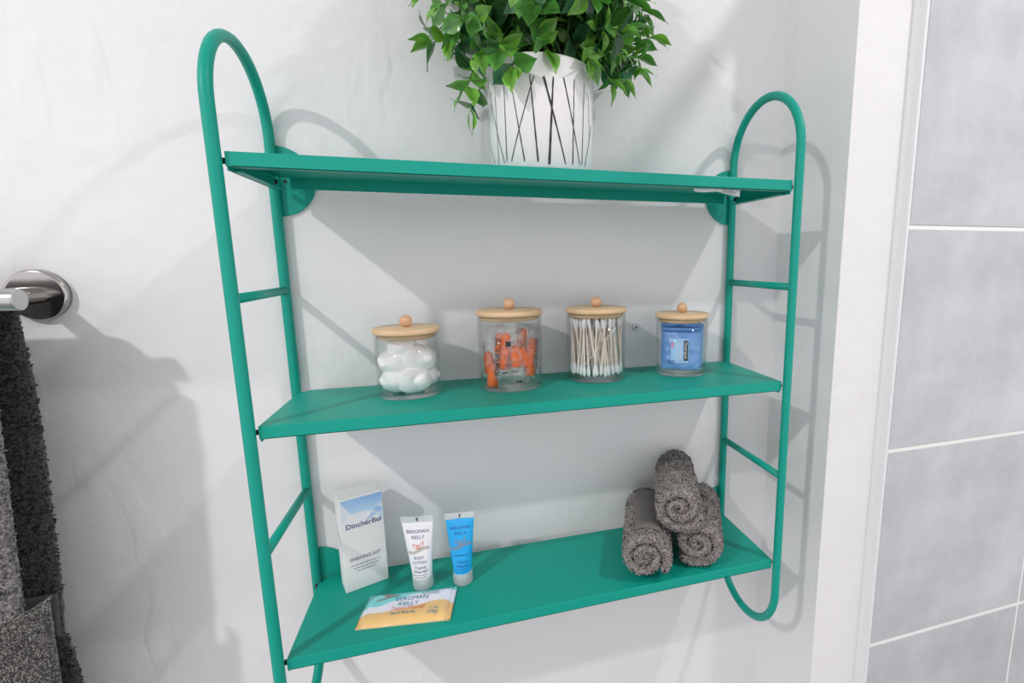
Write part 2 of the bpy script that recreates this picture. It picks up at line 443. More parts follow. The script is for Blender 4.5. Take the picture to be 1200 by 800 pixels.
# cotton balls
def blob(mb, c, rx, ry, rz, seed, amp=.16, n=3, freq=1.4):
    bm = bmesh.new(); bmesh.ops.create_icosphere(bm, subdivisions=n, radius=1)
    for v in bm.verts:
        d_ = v.co.normalized()
        k = 1 + amp * noise.noise(d_ * freq + Vector((seed * 3.7, seed * 1.3, 0))) + .035 * noise.noise(d_ * 3 + Vector((seed, 0, 7)))
        v.co = Vector((d_.x * rx, d_.y * ry, d_.z * rz)) * k + Vector(c)
    bm.verts.index_update()
    mb.add([v.co for v in bm.verts], [[v.index for v in f.verts] for f in bm.faces], True); bm.free()
cx, cy = J1[0], J1[1]
balls = [(-.017, -.013, .0175, .0130), (.0075, -.0165, .0165, .0150), (.020, .004, .0175, .0120), (-.004, .015, .017, .014),
         (-.0145, -.006, .0375, .0145), (.011, -.008, .0400, .0150), (.016, .012, .036, .012), (-.010, .014, .040, .0130),
         (-.0055, -.006, .0545, .0125), (.010, .004, .0575, .0105)]
for i, (dx, dy, dz, r) in enumerate(balls):
    lim = .0330 - r * 1.28; dl = math.hypot(dx, dy)
    if dl > lim: dx, dy = dx * lim / dl, dy * lim / dl
    mb = MB(); blob(mb, (cx + dx, cy + dy, Z2 + dz + .002), r * 1.30, r * 1.27, r * 1.10, i + 1, .13, 4, 1.1)
    tag(build(mb, 'cotton_ball', M['cotton'], None, origin=(cx + dx, cy + dy, Z2 + dz - .006)), 'fluffy white cotton ball heaped inside a clear jar', 'cotton ball', 'cotton balls in the jar')

# cotton swabs: one with its parts, then copies
SL = .0725
mb = MB(); mb.tube([(0, 0, .006), (0, 0, SL / 2), (0, 0, SL - .006)], .00115, 8); m_stick = mb.mesh('stick'); m_stick.materials.append(M['stick'])
mb = MB(); mb.lathe([(0, 0), (.0012, .0004), (.0021, .0022), (.0024, .0050), (.0021, .0085), (.00135, .0125), (.0010, .0135)], 0, 0, 0, 10); m_tip = mb.mesh('cotton_tip'); m_tip.materials.append(M['cotton'])
cx, cy, jr, jh = J3
rng = random.Random(11)
ri = jr - .0019 - .0034
def swab(p0, direction, group='cotton swabs in the jar'):
    t = thing('cotton_swab', 'white tipped cotton swab on a pale stick standing in a clear jar', 'cotton swab', p0, group)
    t.rotation_mode = 'QUATERNION'; t.rotation_quaternion = direction.to_track_quat('Z', 'Y')
    for nm, me, z, fl in (('stick', m_stick, 0, 0), ('cotton_tip', m_tip, 0, 0), ('cotton_tip', m_tip, SL, 1)):
        o = bpy.data.objects.new(nm, me); COL.objects.link(o); o.parent = t; o.location = (0, 0, z)
        if fl: o.rotation_euler = (PI, 0, 0)
ns = 0
for ring, cnt in ((1.0, 38), (.80, 25), (.52, 12), (.2, 4)):
    for k in range(cnt):
        a = 2 * PI * (k + rng.uniform(-.25, .25)) / cnt + ring
        p0 = Vector((math.cos(a), math.sin(a), 0)) * ri * ring
        a2 = a + rng.gauss(0, .42); p1 = Vector((math.cos(a2), math.sin(a2), 0)) * ri * min(1, max(.1, ring + rng.uniform(-.3, .2)))
        dxy = p1 - p0
        if dxy.length > .03: dxy *= .03 / dxy.length
        hh = math.sqrt(SL**2 - dxy.length**2)
        z0 = .0066 + rng.uniform(0, .0035)
        swab(Vector((cx, cy, Z2 + z0)) + p0, Vector((dxy.x, dxy.y, hh)).normalized())
        ns += 1
fd = (Vector((CAM_LOC.x, CAM_LOC.y, 0)) - Vector((cx, cy, 0))).normalized(); sd = Vector((-fd.y, fd.x, 0))   # towards the room, sideways
swab(Vector((cx, cy, Z2 + .0120)) + fd * .0205 - sd * .0215, Vector((sd.x * .50, sd.y * .50, .62)).normalized())

# ear plug packets
def capsule(mb, c, dirv, r0, r1, l, seg=16):
    q = Vector(dirv).normalized().to_track_quat('Z', 'Y'); c = Vector(c)
    prof = [(0, 0), (r0 * .8, .0002), (r0, .0012), (r0 * .97, l * .4), (r1, l * .72)] + [(r1 * math.cos(a), l - r1 + r1 * math.sin(a)) for a in (.35, .7, 1.05, 1.3, 1.5)] + [(0, l)]
    vs = []; fs = []
    for r, h in prof:
        for k in range(seg):
            a = 2 * PI * k / seg; vs.append(c + q @ Vector((r*math.cos(a), r*math.sin(a), h)))
    for i in range(len(prof)-1):
        for k in range(seg): fs.append((i*seg+k, i*seg+(k+1) % seg, (i+1)*seg+(k+1) % seg, (i+1)*seg+k))
    mb.add(vs, fs, True)
cx, cy, jr, jh = J2
fd = (Vector((CAM_LOC.x, CAM_LOC.y, 0)) - Vector((cx, cy, 0))).normalized(); sd = Vector((-fd.y, fd.x, 0)); UP = Vector((0, 0, 1))
def jl(s_, f_, z_): return Vector((cx, cy, Z2)) + sd * s_ + fd * f_ + UP * z_      # sideways, forward, up inside the jar
pk = [  # centre (s,f,z), size (w,h), lean, yaw, plugs [(s,z,ds,dz)], text
    (-.0235, .0130, .041, .020, .060, .05, -.95, [(-.003, -.012, -.15, 1), (.001, -.028, .15, 1)], 'scribble'),
    (-.0075, .0225, .044, .021, .064, -.08, -.25, [(-.001, -.008, .25, 1), (-.0025, .010, .42, 1)], 'FOAM EAR PLUGS'),
    (.0085, .0235, .039, .020, .062, .07, .25, [(-.003, -.001, -.02, 1), (.005, .0005, .38, -1)], ''),
    (.0235, .0140, .041, .020, .062, -.1, .95, [(0, .004, .30, 1), (-.002, -.016, -.2, 1)], 'FOAM EAR PLUGS'),
    (-.010, -.010, .043, .022, .064, .2, -.2, [(0, .006, .1, 1), (0, -.016, .1, 1)], ''),
    (.012, -.012, .043, .022, .064, -.2, .3, [(0, .010, .1, 1), (0, -.014, .1, 1)], ''),
]
for i, (s0, f0, z0, pw, ph, lean, yaw, plugs, txt) in enumerate(pk):
    c0 = jl(s0, f0, z0)
    t = thing('ear_plug_packet', ('packet of two orange ear plugs with one row of small black lettering', 'packet of two orange ear plugs printed FOAM EAR PLUGS with black symbols',
        'unprinted packet of two orange ear plugs in front, one plug tilted down', 'packet of two orange ear plugs printed FOAM EAR PLUGS with a second row of lettering',
        'unprinted packet of orange ear plugs behind the printed ones', 'unprinted packet of orange ear plugs behind the printed ones')[i], 'packet', jl(s0, f0, z0 - ph / 2), 'ear plug packets in the jar')
    ux = sd * math.cos(yaw) - fd * math.sin(yaw); un = fd * math.cos(yaw) + sd * math.sin(yaw)
    e1 = ux * math.cos(lean) + UP * math.sin(lean); e2 = UP * math.cos(lean) - ux * math.sin(lean)
    def P(u, v, n, c0=c0, e1=e1, e2=e2, un=un): return c0 + e1 * u + e2 * v + un * n
    for sgn in (-1, 1):
        def film(a, b_, sgn=sgn, i=i):
            u = (a - .5) * pw; v = (b_ - .5) * ph
            bulge = (max(0, math.sin(PI * a)) ** .5) * (max(0, math.sin(PI * b_)) ** .4)
            n_ = .0062 * bulge + .0036 * noise.noise(Vector((u * 260 + i * 9, v * 160, sgn * 3))) * (1 if 0 < a < 1 and 0 < b_ < 1 else .3)
            return P(u, v, sgn * n_)
        mb = MB(); mb.grid(film, 12, 24); build(mb, 'film', M['film'], t)
    for (pu, pv, du, dv) in plugs:
        mb = MB(); capsule(mb, P(pu - du*.009, pv - dv*.010, 0), e1 * du + e2 * dv, .0064, .0056, .0262); build(mb, 'ear_plug', M['plug'], t)
    if txt:
        fn = lambda u, v: P(-v, u, .0092)
        if txt != 'scribble':
            mb = MB(); put_text(mb, txt, .0088, -.003, .0045 if i == 1 else .0015, fn, width=.043, bold=.00018); build(mb, 'printed_text', M['ink'], t)
        if i == 1:
            mb = MB()
            for kk in range(2): put_stroke(mb, [(.010 - kk*.017, -.0065), (.016 - kk*.017, -.0065)], .006 if kk == 0 else .0004, fn)
            for q in ((-.0035, -.0095), (-.0035, -.0035)): put_stroke(mb, [(-.0065, q[1]), (-.0005, q[1])], .0004, fn)
            build(mb, 'printed_symbols', M['ink'], t)
        rs = random.Random(i + 3); mb = MB(); u = -.020
        while u < .016:                       # a line of lettering too small to read
            put_stroke(mb, [(u, .0046 if i == 3 else -.0030), (u + rs.uniform(-.0008, .0012), .0088 if i == 3 else .0012)], .0006, fn)
            if i != 3 and rs.random() < .7: put_stroke(mb, [(u, rs.choice((-.0028, -.0008, .001))), (u + .0020, rs.choice((-.0028, -.0008, .001)))], .0006, fn)
            u += .0029
        if txt == 'scribble' or i == 3: build(mb, 'faded_lettering', M['ink'], t)
    else:
        mb = MB(); put_stroke(mb, [(-.006, -.0285), (.001, -.0285)], .0022, lambda u, v: P(u, v, .0035)); build(mb, 'printed_mark', M['ink'], t)

# blue wipe sachets
cx, cy, jr, jh = J4
fd = (Vector((CAM_LOC.x, CAM_LOC.y, 0)) - Vector((cx, cy, 0))).normalized(); sd = Vector((-fd.y, fd.x, 0))
def sachet(s0, f0, zb, pw, ph, bend, lean, label, seed, front=False, topfold=0):
    t = thing('wipe_sachet', label, 'sachet', jl2(s0, f0, zb), 'blue sachets in the jar')
    def P(u, v, n):
        u2 = u; curve = -bend * (u / (pw / 2)) ** 2
        p = jl2(s0, f0, zb) + sd * u2 + fd * (n + curve - lean * v) + UP * v
        if topfold and v > ph * .80:
            k = (v - ph * .80); p += fd * (k * .75) - UP * k * .40
        return p
    for sgn in (-1, 1):
        def film(a, b_, sgn=sgn):
            u = (a - .5) * pw; v = b_ * ph
            seal = min(min(a, 1-a) / .1, 1) * min(min(b_, 1-b_) / .10, 1); seal = max(0, seal)
            n_ = .0022 * seal ** .6 + (.0022 if front else .0034) * noise.noise(Vector((u * 130 + seed * 5, v * 130, sgn))) * (.4 + .6*seal) + .0009 * abs(noise.noise(Vector((u * 220, v * 90 + seed, 4))))
            return P(u, v, sgn * n_)
        mb = MB(); mb.grid(film, 20, 26); build(mb, 'foil', M['blue_film'], t)
    if front:
        off = .0052
        mb = MB(); mb.grid(lambda a, b_: P(-.0135 + .0235 * a, .009 + .033 * b_, off - .0004), 6, 6); build(mb, 'pale_panel', M['blue_label'], t)
        mb = MB(); mb.grid(lambda a, b_: P(.0035 + .0055 * a, .0125 + .0265 * b_, off), 3, 6); lb = build(mb, 'dark_label', M['ink'], t)
        mb = MB(); put_text(mb, 'Neutrogena', .0056, 0, 0, lambda u, v: P(.0063 + v, .0262 - u, off + .0003), width=.0215); build(mb, 'printed_text', M['white_print'], lb)
        mb = MB(); mb.grid(lambda a, b_: P(-.0128 + .0030 * a, .0300 + .0065 * b_, off), 2, 3); build(mb, 'pink_patch', M['pink'], t)
        mb = MB()
        for kk in range(3): put_stroke(mb, [(-.0060 + kk * .0028, .014), (-.0060 + kk * .0028, .0365)], .0007, lambda u, v: P(u, v, off))
        build(mb, 'white_lines', M['white_print'], t)
        mb = MB(); fn = lambda u, v: P(u, v, off + .0004)
        put_stroke(mb, [(-.0175, .0135), (-.0165, .0085), (-.0155, .0085), (-.0150, .0125)], .0006, fn)
        put_stroke(mb, [(-.0110 + .0022*math.cos(k*.52), .0105 + .0022*math.sin(k*.52)) for k in range(13)], .0007, fn)
        put_stroke(mb, [(-.0122, .0105), (-.0098, .0105)], .0006, fn); build(mb, 'line_marks', M['navy'], t)
    return t
def jl2(s_, f_, z_): return Vector((cx, cy, Z2)) + sd * s_ + fd * f_ + UP * z_
sachet(.000, .0180, .0075, .049, .049, .004, .06, 'blue sachet with a black upright label, foremost in its jar', 1, True)
sachet(-.001, .0105, .0075, .052, .060, .005, .05, 'plain blue sachet standing directly behind the labelled one', 2, False, 1)
sachet(.001, .0020, .0075, .056, .066, .003, .0, 'taller plain blue sachet in the middle of the jar, top folded over', 3, False, 1)
sachet(.0, -.0085, .0075, .052, .061, -.002, .0, 'plain blue sachet at the back of the jar, close to the wall', 4)

# ------------------------------------------------------------------ shaving kit carton
pA = at_z(406, 696, Z3); pB = at_z(455.7, 677.5, Z3); pA.z = pB.z = Z3
ex = (pB - pA); bw = ex.length; ex.normalize(); en = Vector((ex.y, -ex.x, 0))      # en points out of the printed face
bh, bd = .1185, .0270
t = thing('shaving_kit_box', 'white shaving kit carton with blue printed top standing on the lowest board', 'box', pA)
def bp(u, v, n): return pA + ex * u + UP * v + en * n
mb = MB(); g = .0003
mb.add([bp(0,g,0), bp(bw,g,0), bp(bw,g,-bd), bp(0,g,-bd), bp(0,bh,0), bp(bw,bh,0), bp(bw,bh,-bd), bp(0,bh,-bd)],
       [(0,3,2,1),(4,5,6,7),(0,1,5,4),(1,2,6,5),(2,3,7,6),(3,0,4,7)])
build(mb, 'carton', M['carton'], t, bevel=.0006)
mb = MB(); mb.add([bp(.001, bh + .0005, -.001), bp(bw - .001, bh + .0005, -.001), bp(bw - .002, bh + .0007, -bd - .0012), bp(.002, bh + .0007, -bd - .0012)], [(0, 1, 2, 3)])
fl = build(mb, 'top_flap', M['carton'], t); so = fl.modifiers.new('thick', 'SOLIDIFY'); so.thickness = .0006
v0 = bh * .685
mb = MB(); mb.grid(lambda a, b_: bp(.0028 + (bw - .0034) * a, v0 + (bh - .0012 - v0) * b_, .00035), 60, 48)
art = build(mb, 'blue_print', vcol('blue_printed_panel'), t)
def art_col(p):
    q = p; u = q.dot(ex) / bw; v = (q.z - v0) / (bh - v0)
    white = Vector((.83, .84, .86)); blue = Vector((.16, .38, .74)); light = Vector((.50, .70, .90))
    c = white.lerp(light, max(0, min(1, (v - .15) / .35))); c = c.lerp(blue, max(0, min(1, (v - .45) / .6)) * (.55 + .45 * u))
    cxx, cyy = .48, .02; rr = math.hypot((u - cxx) * .95, (v - cyy)); ang = math.atan2(v - cyy, (u - cxx) * .95)
    if rr < .46: c = c.lerp(white, .75)
    if 2.0 < ang < 2.32 and rr > .3: c = c.lerp(white, .7)
    if .62 < ang < .95:
        c = c.lerp(blue, .55)
        if int(rr * 6.5) % 2 == 0 and rr > .42: c = c.lerp(white, .65)
    if ang < .62 and rr > .4: c = c.lerp(light, .6)
    return tuple(c)
paint(art, art_col)
fn = lambda u, v: bp(u, v, .0006)
mb = MB(); put_text(mb, 'DincherBel', .0088, bw * .525, bh * .705, fn, width=bw * .80, bold=.00012); put_text(mb, "'", .006, bw * .955, bh * .735, fn); build(mb, 'printed_name', M['navy'], t)
mb = MB(); put_text(mb, 'SHAVING KIT', .0062, bw * .50, bh * .345, fn, width=bw * .70); 
build(mb, 'printed_text', M['greyink'], t)
mb = MB()
for (vv, ww) in ((.280, .68), (.245, .58), (.212, .44)):
    rg = random.Random(int(vv * 1000)); u = .5 - ww / 2
    while u < .5 + ww / 2 - .02:
        l = rg.uniform(.05, .11); put_stroke(mb, [(u * bw, vv * bh), (min(u + l, .5 + ww/2) * bw, vv * bh)], .00075, fn); u += l + .018
build(mb, 'small_print', M['greyink'], t)

# ------------------------------------------------------------------ toiletry tubes
def lotus(mbp, mbw, fn, cu, cv, s):
    """line drawing: three petals over flowing waves"""
    for (du, ang, ln, wd) in ((-.10, 2.25, .62, .13), (.05, 1.02, .78, .12), (-.02, 1.75, .40, .10)):
        a = [(cu + s*(du + math.cos(ang)*ln*q + math.cos(ang+PI/2)*wd*math.sin(PI*q)), cv + s*(math.sin(ang)*ln*q + math.sin(ang+PI/2)*wd*math.sin(PI*q))) for q in [k/8 for k in range(9)]]
        b_ = [(cu + s*(du + math.cos(ang)*ln*q - math.cos(ang+PI/2)*wd*math.sin(PI*q)), cv + s*(math.sin(ang)*ln*q - math.sin(ang+PI/2)*wd*math.sin(PI*q))) for q in [k/8 for k in range(9)]]
        put_stroke(mbp, a, s*.055, fn); put_stroke(mbp, b_, s*.055, fn)
    for k in range(3):
        put_stroke(mbw, [(cu + s*x, cv + s*(-.05 - .11*k + .17*math.sin(x*2.6) + .06*x)) for x in [-.95 + 1.9*q/14 for q in range(15)]], s*.05, fn)
def toiletry_tube(base, r, h, wtop, yaw, lean, label, body_mat, cols, lines, fill_top, script):
    ax = Vector((math.cos(yaw), math.sin(yaw), 0)); fr_ = Vector((ax.y, -ax.x, 0))
    upv = (UP + fr_ * lean[0] + ax * lean[1]).normalized()
    t = thing('toiletry_tube', label, 'tube', base, 'hotel tubes standing on their caps')
    def P(a, v, off=0):
        """a: angle, 0 = front; v: 0 at the cap bottom, 1 at the crimp"""
        k = max(0, min(1, (v - .15) / .77)); k2 = k ** 1.25
        ra = r * .93 + (wtop / 2 - r * .93) * k; rb = r * .93 * (1 - k2) + .0009 * k2
        return base + ax * (ra + off) * math.sin(a) + fr_ * (rb + off) * math.cos(a) + upv * (v * h)
    mb = MB(); n = 40
    vv = [.155, .17] + [.17 + (.92 - .17) * k / 18 for k in range(1, 19)]
    verts = [P(2*PI*k/n, v) for v in vv for k in range(n)]
    fs = [(i*n+k, i*n+(k+1) % n, (i+1)*n+(k+1) % n, (i+1)*n+k) for i in range(len(vv)-1) for k in range(n)]
    mb.add(verts, fs, True); mb.add(verts[:n], [tuple(range(n))[::-1]]); mb.add(verts[-n:], [tuple(range(n))])
    body = build(mb, 'body', body_mat, t)
    mb = MB()
    q = lambda a, v, n_: base + ax * (wtop/2*1.03) * a + fr_ * n_ + upv * (h * v)
    mb.add([q(-1,.915,.0009), q(1,.915,.0009), q(1,1,.0005), q(-1,1,.0005), q(-1,.915,-.0009), q(1,.915,-.0009), q(1,1,-.0005), q(-1,1,-.0005)],
           [(0,1,2,3),(5,4,7,6),(3,2,6,7),(1,5,6,2),(4,0,3,7),(4,5,1,0)])
    cr = build(mb, 'crimp', M['frost'], t)
    mb = MB(); put_stroke(mb, [(-.004, .935), (-.004, .985)], .10, lambda u, v: q(u, v, .0012)); build(mb, 'crimp_mark', M['greyink'], cr)
    mb = MB(); N_ = 36; prof = [(0, 0), (.96, 0), (1.0, .02), (1.0, .165), (.95, .172), (0, .172)]
    verts = [base + ax * r*pr*math.sin(2*PI*k/N_) + fr_ * r*pr*math.cos(2*PI*k/N_) + upv * (h*pv + .0002) for pr, pv in prof for k in range(N_)]
    fs = [(i*N_+k, i*N_+(k+1) % N_, (i+1)*N_+(k+1) % N_, (i+1)*N_+k) for i in range(len(prof)-1) for k in range(N_)]
    mb.add(verts, fs, True); cap = build(mb, 'cap', M['frost'], t)
    mb = MB(); prof = [(0, .03), (.52, .03), (.52, .16), (0, .16)]
    verts = [base + ax * r*pr*math.sin(2*PI*k/20) + fr_ * r*pr*math.cos(2*PI*k/20) + upv * (h*pv) for pr, pv in prof for k in range(20)]
    mb.add(verts, [(i*20+k, i*20+(k+1) % 20, (i+1)*20+(k+1) % 20, (i+1)*20+k) for i in range(3) for k in range(20)], True); build(mb, 'nozzle', M['frost'], cap)
    def fn(u, v):                       # u in metres across the front, v in metres up
        vr = v / h; k = max(0, min(1, (vr - .15) / .77)); ra = r*.93 + (wtop/2 - r*.93)*k
        return P(math.asin(max(-.98, min(.98, u / ra))), vr, .0003)
    for ink in ('brand', 'name', 'small'):
        mb = MB()
        for ln in lines:
            if len(ln) == 3:
                if ink == 'small':
                    u = -ln[2] / 2; rg_ = random.Random(int(ln[1] * 999))
                    while u < ln[2] / 2 - .001:
                        l_ = rg_.uniform(.0012, .0032); put_stroke(mb, [(u, ln[1] * h), (u + l_ / 2, ln[1] * h), (u + l_, ln[1] * h)], .0009, fn); u += l_ + .0007
                continue
            (s, size, v, wd, sh, which) = ln
            if which == ink: put_text(mb, s, size, 0, v * h, fn, width=wd, shear=sh)
        if mb.v: build(mb, {'brand': 'printed_brand', 'name': 'printed_text', 'small': 'small_print'}[ink], M[cols[1 if ink == 'small' else 0]], body)
    mp, mw = MB(), MB(); lotus(mp, mw, fn, 0, h * .575, .0128)
    build(mp, 'petal_emblem', M[cols[2]], body); build(mw, 'wave_emblem', M[cols[3]], body)
    return t
p1 = at_z(496.5, 686.0, Z3); p1.z = Z3
p2 = at_z(543.0, 680.5, Z3); p2.z = Z3
toiletry_tube(p1, .0118, .0935, .0365, -.16, (0.02, -.02), 'white body lotion tube with frosted cap standing on the lowest board', M['tube_white'], ('navy', 'greyink', 'coral', 'goldink'),
    [('BERGMAN', .0058, .80, .0250, 0, 'brand'), ('KELLY', .0058, .725, .0145, 0, 'brand'), ('BODY', .0054, .455, .0115, 0, 'name'), ('LOTION', .0054, .395, .0150, 0, 'name'),
     ('Tropical', .0058, .330, .0130, .45, 'name'), ('Waterfall', .0058, .275, .0150, .45, 'name'), ('', .226, .016), ('', .194, .013)], 1, 0)
toiletry_tube(p2, .0115, .0930, .0335, -.10, (0.02, .0), 'bright blue gel tube with frosted cap standing on the lowest board', M['tube_blue'], ('blueink', 'blueink', 'goldink', 'goldink'),
    [('BERGMAN', .0056, .80, .0225, 0, 'brand'), ('KELLY', .0056, .725, .0130, 0, 'brand'), ('conditioner', .0040, .435, .0180, 0, 'small'),
     ('Tropical', .0058, .345, .0130, .45, 'name'), ('Waterfall', .0058, .285, .0145, .45, 'name'), ('', .240, .0145), ('', .205, .0125)], 1, 0)

# ------------------------------------------------------------------ soap bar wrapper
s00 = at_z(416, 737, Z3 + .002); s10 = at_z(527.5, 725, Z3 + .002); s11 = at_z(535.5, 686, Z3 + .004); s01 = at_z(433, 697, Z3 + .004)
cen = (s00 + s10 + s11 + s01) / 4; cen.z = Z3
t = thing('soap_bar', 'wrapped face and body soap bar lying flat on the lowest board', 'soap', cen)
def sp(a, b_, off=0):
    p = (s00 * (1-a) + s10 * a) * (1-b_) + (s01 * (1-a) + s11 * a) * b_
    endk = min(min(a, 1-a) / .10, 1); sidek = min(min(b_, 1-b_) / .22, 1)
    endk = max(0, endk); sidek = max(0, sidek)
    hgt = .0018 + .0050 * (math.sin(endk * PI/2) ** 1.3) * (math.sin(sidek * PI/2) ** .8)
    if endk >= .62: pass
    else: hgt += .0007 * math.sin(a * 520)
    hgt += .0007 * noise.noise(Vector((a * 9, b_ * 5, 1.7)))
    return Vector((p.x, p.y, Z3 + hgt + off))
NU, NV = 110, 60
def wrap(i, j):
    a = i / NU; b_ = j / NV
    if i in (0, NU): a += (.006 if j % 3 == 1 else -.004) * (1 if i else -1)
    return sp(a, b_)
mb = MB(); vs = [wrap(i, j) for j in range(NV+1) for i in range(NU+1)]
mb.add(vs, [(j*(NU+1)+i, j*(NU+1)+i+1, (j+1)*(NU+1)+i+1, (j+1)*(NU+1)+i) for j in range(NV) for i in range(NU)], True)
wr = build(mb, 'wrapper', vcol('printed_soap_wrapper', .30, .5), t, merge=False)
ca = wr.data.color_attributes.new('print', 'FLOAT_COLOR', 'POINT')
for j in range(NV+1):
    for i in range(NU+1):
        a = i / NU; b_ = j / NV
        teal = .55 + .33 * (1 / (1 + math.exp(-(a - .42) * 9))) - .08 * math.exp(-((a - .15) / .12) ** 2)
        yel = .30 + .28 * (1 / (1 + math.exp(-(a - .62) * 8))) - .10 * math.exp(-((a - 1.0) / .10) ** 2)
        if b_ > teal: c = (.23, .70, .72)
        elif b_ > yel: c = (.82, .82, .90)
        else: c = (.86, .55, .22)
        ca.data[j*(NU+1)+i].color = (*c, 1)
mb = MB()          # folded underside and long sides
mb.add([Vector((sp(a, 0).x, sp(a, 0).y, Z3 + z)) for z in (.0003,) for a in (0, .5, 1)] + [Vector((sp(a, 1).x, sp(a, 1).y, Z3 + .0003)) for a in (0, .5, 1)], [(0, 3, 4, 1), (1, 4, 5, 2)])
for b_ in (0, 1):
    n = 40; mb.add([sp(k/n, b_) for k in range(n+1)] + [Vector((sp(k/n, b_).x, sp(k/n, b_).y, Z3 + .0003)) for k in range(n+1)], [(k, k+1, n+2+k, n+1+k) for k in range(n)])
for a in (0, 1):
    n = 20; mb.add([sp(a, k/n) for k in range(n+1)] + [Vector((sp(a, k/n).x, sp(a, k/n).y, Z3 + .0003)) for k in range(n+1)], [(k, k+1, n+2+k, n+1+k) for k in range(n)])
build(mb, 'wrapper_base', mat('wrapper_side', (.74, .60, .38), .4), t)
LX = (s10 - s00).length; LY = (s01 - s00).length
fn = lambda u, v: sp(u / LX, v / LY, .0004)
mb = MB(); put_text(mb, 'BERGMAN', .0088, LX*.525, LY*.66, fn, width=LX*.36, shear=-.1); put_text(mb, 'KELLY', .0085, LX*.50, LY*.50, fn, width=LX*.22); build(mb, 'printed_name', M['tealink'], wr)
mb = MB(); put_text(mb, 'Tropical Waterfall', .0085, LX*.50, LY*.37, fn, width=LX*.37, shear=.4); build(mb, 'printed_script', M['coral'], wr)
mb = MB(); put_text(mb, 'Face & Body Bar', .0062, LX*.47, LY*.235, fn, width=LX*.27); put_text(mb, '1 oz', .0058, LX*.80, LY*.29, fn); put_text(mb, '(28g)', .0058, LX*.795, LY*.18, fn)
put_text(mb, 'Cleansing &', .0052, LX*.73, LY*.86, fn, width=LX*.17); put_text(mb, 'Rejuvenating', .0052, LX*.715, LY*.775, fn, width=LX*.19); build(mb, 'small_print', M['tealink'], wr)
mp, mw = MB(), MB(); lotus(mp, mw, fn, LX*.245, LY*.78, .0125); build(mp, 'petal_emblem', M['coral'], wr); build(mw, 'wave_emblem', M['goldink'], wr)

# ------------------------------------------------------------------ rolled washcloths
def washcloth_roll(cfront, dirv, R, L, start, turns, th, flat, label, band=None, seed=0, squash=1.0, hand=1, tail=0):
    """a towel sheet wound to a spiral; cfront = centre of its front end"""
    cfront = Vector(cfront); dirv = Vector(dirv).normalized(); side = dirv.cross(UP).normalized(); upv = side.cross(dirv).normalized()
    base = cfront + dirv * L / 2 - UP * R * squash
    t = thing('rolled_washcloth', label, 'washcloth', base, 'rolled washcloths stacked in a pyramid')
    pitch = (R - .0062) / turns
    ns = int(turns * 46); na = int(L / .0021)
    def mid(q):        # q 0..1 along the sheet, from core to outer edge
        th_ = start + hand * q * turns * 2 * PI
        r = .0062 + pitch * turns * q - th * .5 + .0012 * noise.noise(Vector((q * 9 + seed, seed, 0)))
        u = math.cos(th_) * r * (1 + flat); v = math.sin(th_) * r * squash * (1 - flat * .3)
        if tail and q > .955: pass
        return Vector((u, v))
    mids = [mid(k / ns) for k in range(ns + 1)]
    nor = []
    for k in range(ns + 1):
        d_ = mids[min(k+1, ns)] - mids[max(k-1, 0)]; d_.normalize(); nor.append(Vector((d_.y, -d_.x)) * hand)
    ring = []            # closed outline of the sheet: outer side out, round edge, inner side back
    for k in range(ns + 1): ring.append((mids[k], nor[k], 1))
    tl = (mids[ns] - mids[ns-1]).normalized()
    ring.append((mids[ns] + tl * th * .45, nor[ns], .45)); ring.append((mids[ns] + tl * th * .45, nor[ns], -.45))
    for k in range(ns, -1, -1): ring.append((mids[k], nor[k], -1))
    hl = (mids[0] - mids[1]).normalized()
    ring.append((mids[0] + hl * th * .45, nor[0], -.45)); ring.append((mids[0] + hl * th * .45, nor[0], .45))
    n = len(ring)
    def P(m_, nn, sg, a, half):
        p2 = m_ + nn * (sg * half)
        p = cfront + side * p2.x + upv * p2.y + dirv * a
        k = noise.noise(p * 330 + Vector((seed, 0, 0))) + .6 * noise.noise(p * 620)
        amp = .00125 if half > th * .2 else .0006
        nv = (side * nn.x + upv * nn.y) * (1 if sg > 0 else -1)
        return p + nv * k * amp + dirv * (noise.noise(p * 400 + Vector((9, 3, 1))) * .0012)
    axs = [-.0022, -.0014, 0] + [L * k / na for k in range(1, na)] + [L, L + .0014, L + .0022]
    hs = [th * .12, th * .36, th * .47] + [th * .5] * (na - 1) + [th * .47, th * .36, th * .12]
    verts = [P(m_, nn, sg, a, h_) for a, h_ in zip(axs, hs) for (m_, nn, sg) in ring]
    fs = [(i*n+k, i*n+(k+1) % n, (i+1)*n+(k+1) % n, (i+1)*n+k) for i in range(len(axs)-1) for k in range(n)]
    for e in (0, len(axs)-1):
        o = e * n
        for k in range(ns): fs.append((o+k, o+k+1, o + (2*ns+3) - (k+1), o + (2*ns+3) - k))
    mb = MB(); mb.add(verts, fs, True)
    body = build(mb, 'rolled_cloth', M['terry_roll'], t, merge=False)
    bm = bmesh.new(); bm.from_mesh(body.data); bmesh.ops.recalc_face_normals(bm, faces=bm.faces); bm.to_mesh(body.data); bm.free()
    tufts(body, 9000, .0030, .0010, seed + 40)
    if band:             # flat woven band along the outer layer
        a0, a1, q0, q1 = band
        def bf(x, y):
            k = (q0 + (q1 - q0) * x) * ns; i0 = min(int(k), ns - 1); f_ = k - i0
            m_ = mids[i0].lerp(mids[i0+1], f_); nn = nor[i0].lerp(nor[i0+1], f_)
            p2 = m_ + nn * (th * .5 + .0022 + .0006 * abs(math.sin(x * PI * 11)))
            return cfront + side * p2.x + upv * p2.y + dirv * (a0 + (a1 - a0) * y)
        mb = MB(); mb.grid(bf, 66, 10); b_ = build(mb, 'woven_band', M['weave'], body)
        so = b_.modifiers.new('thick', 'SOLIDIFY'); so.thickness = .0012
    return t
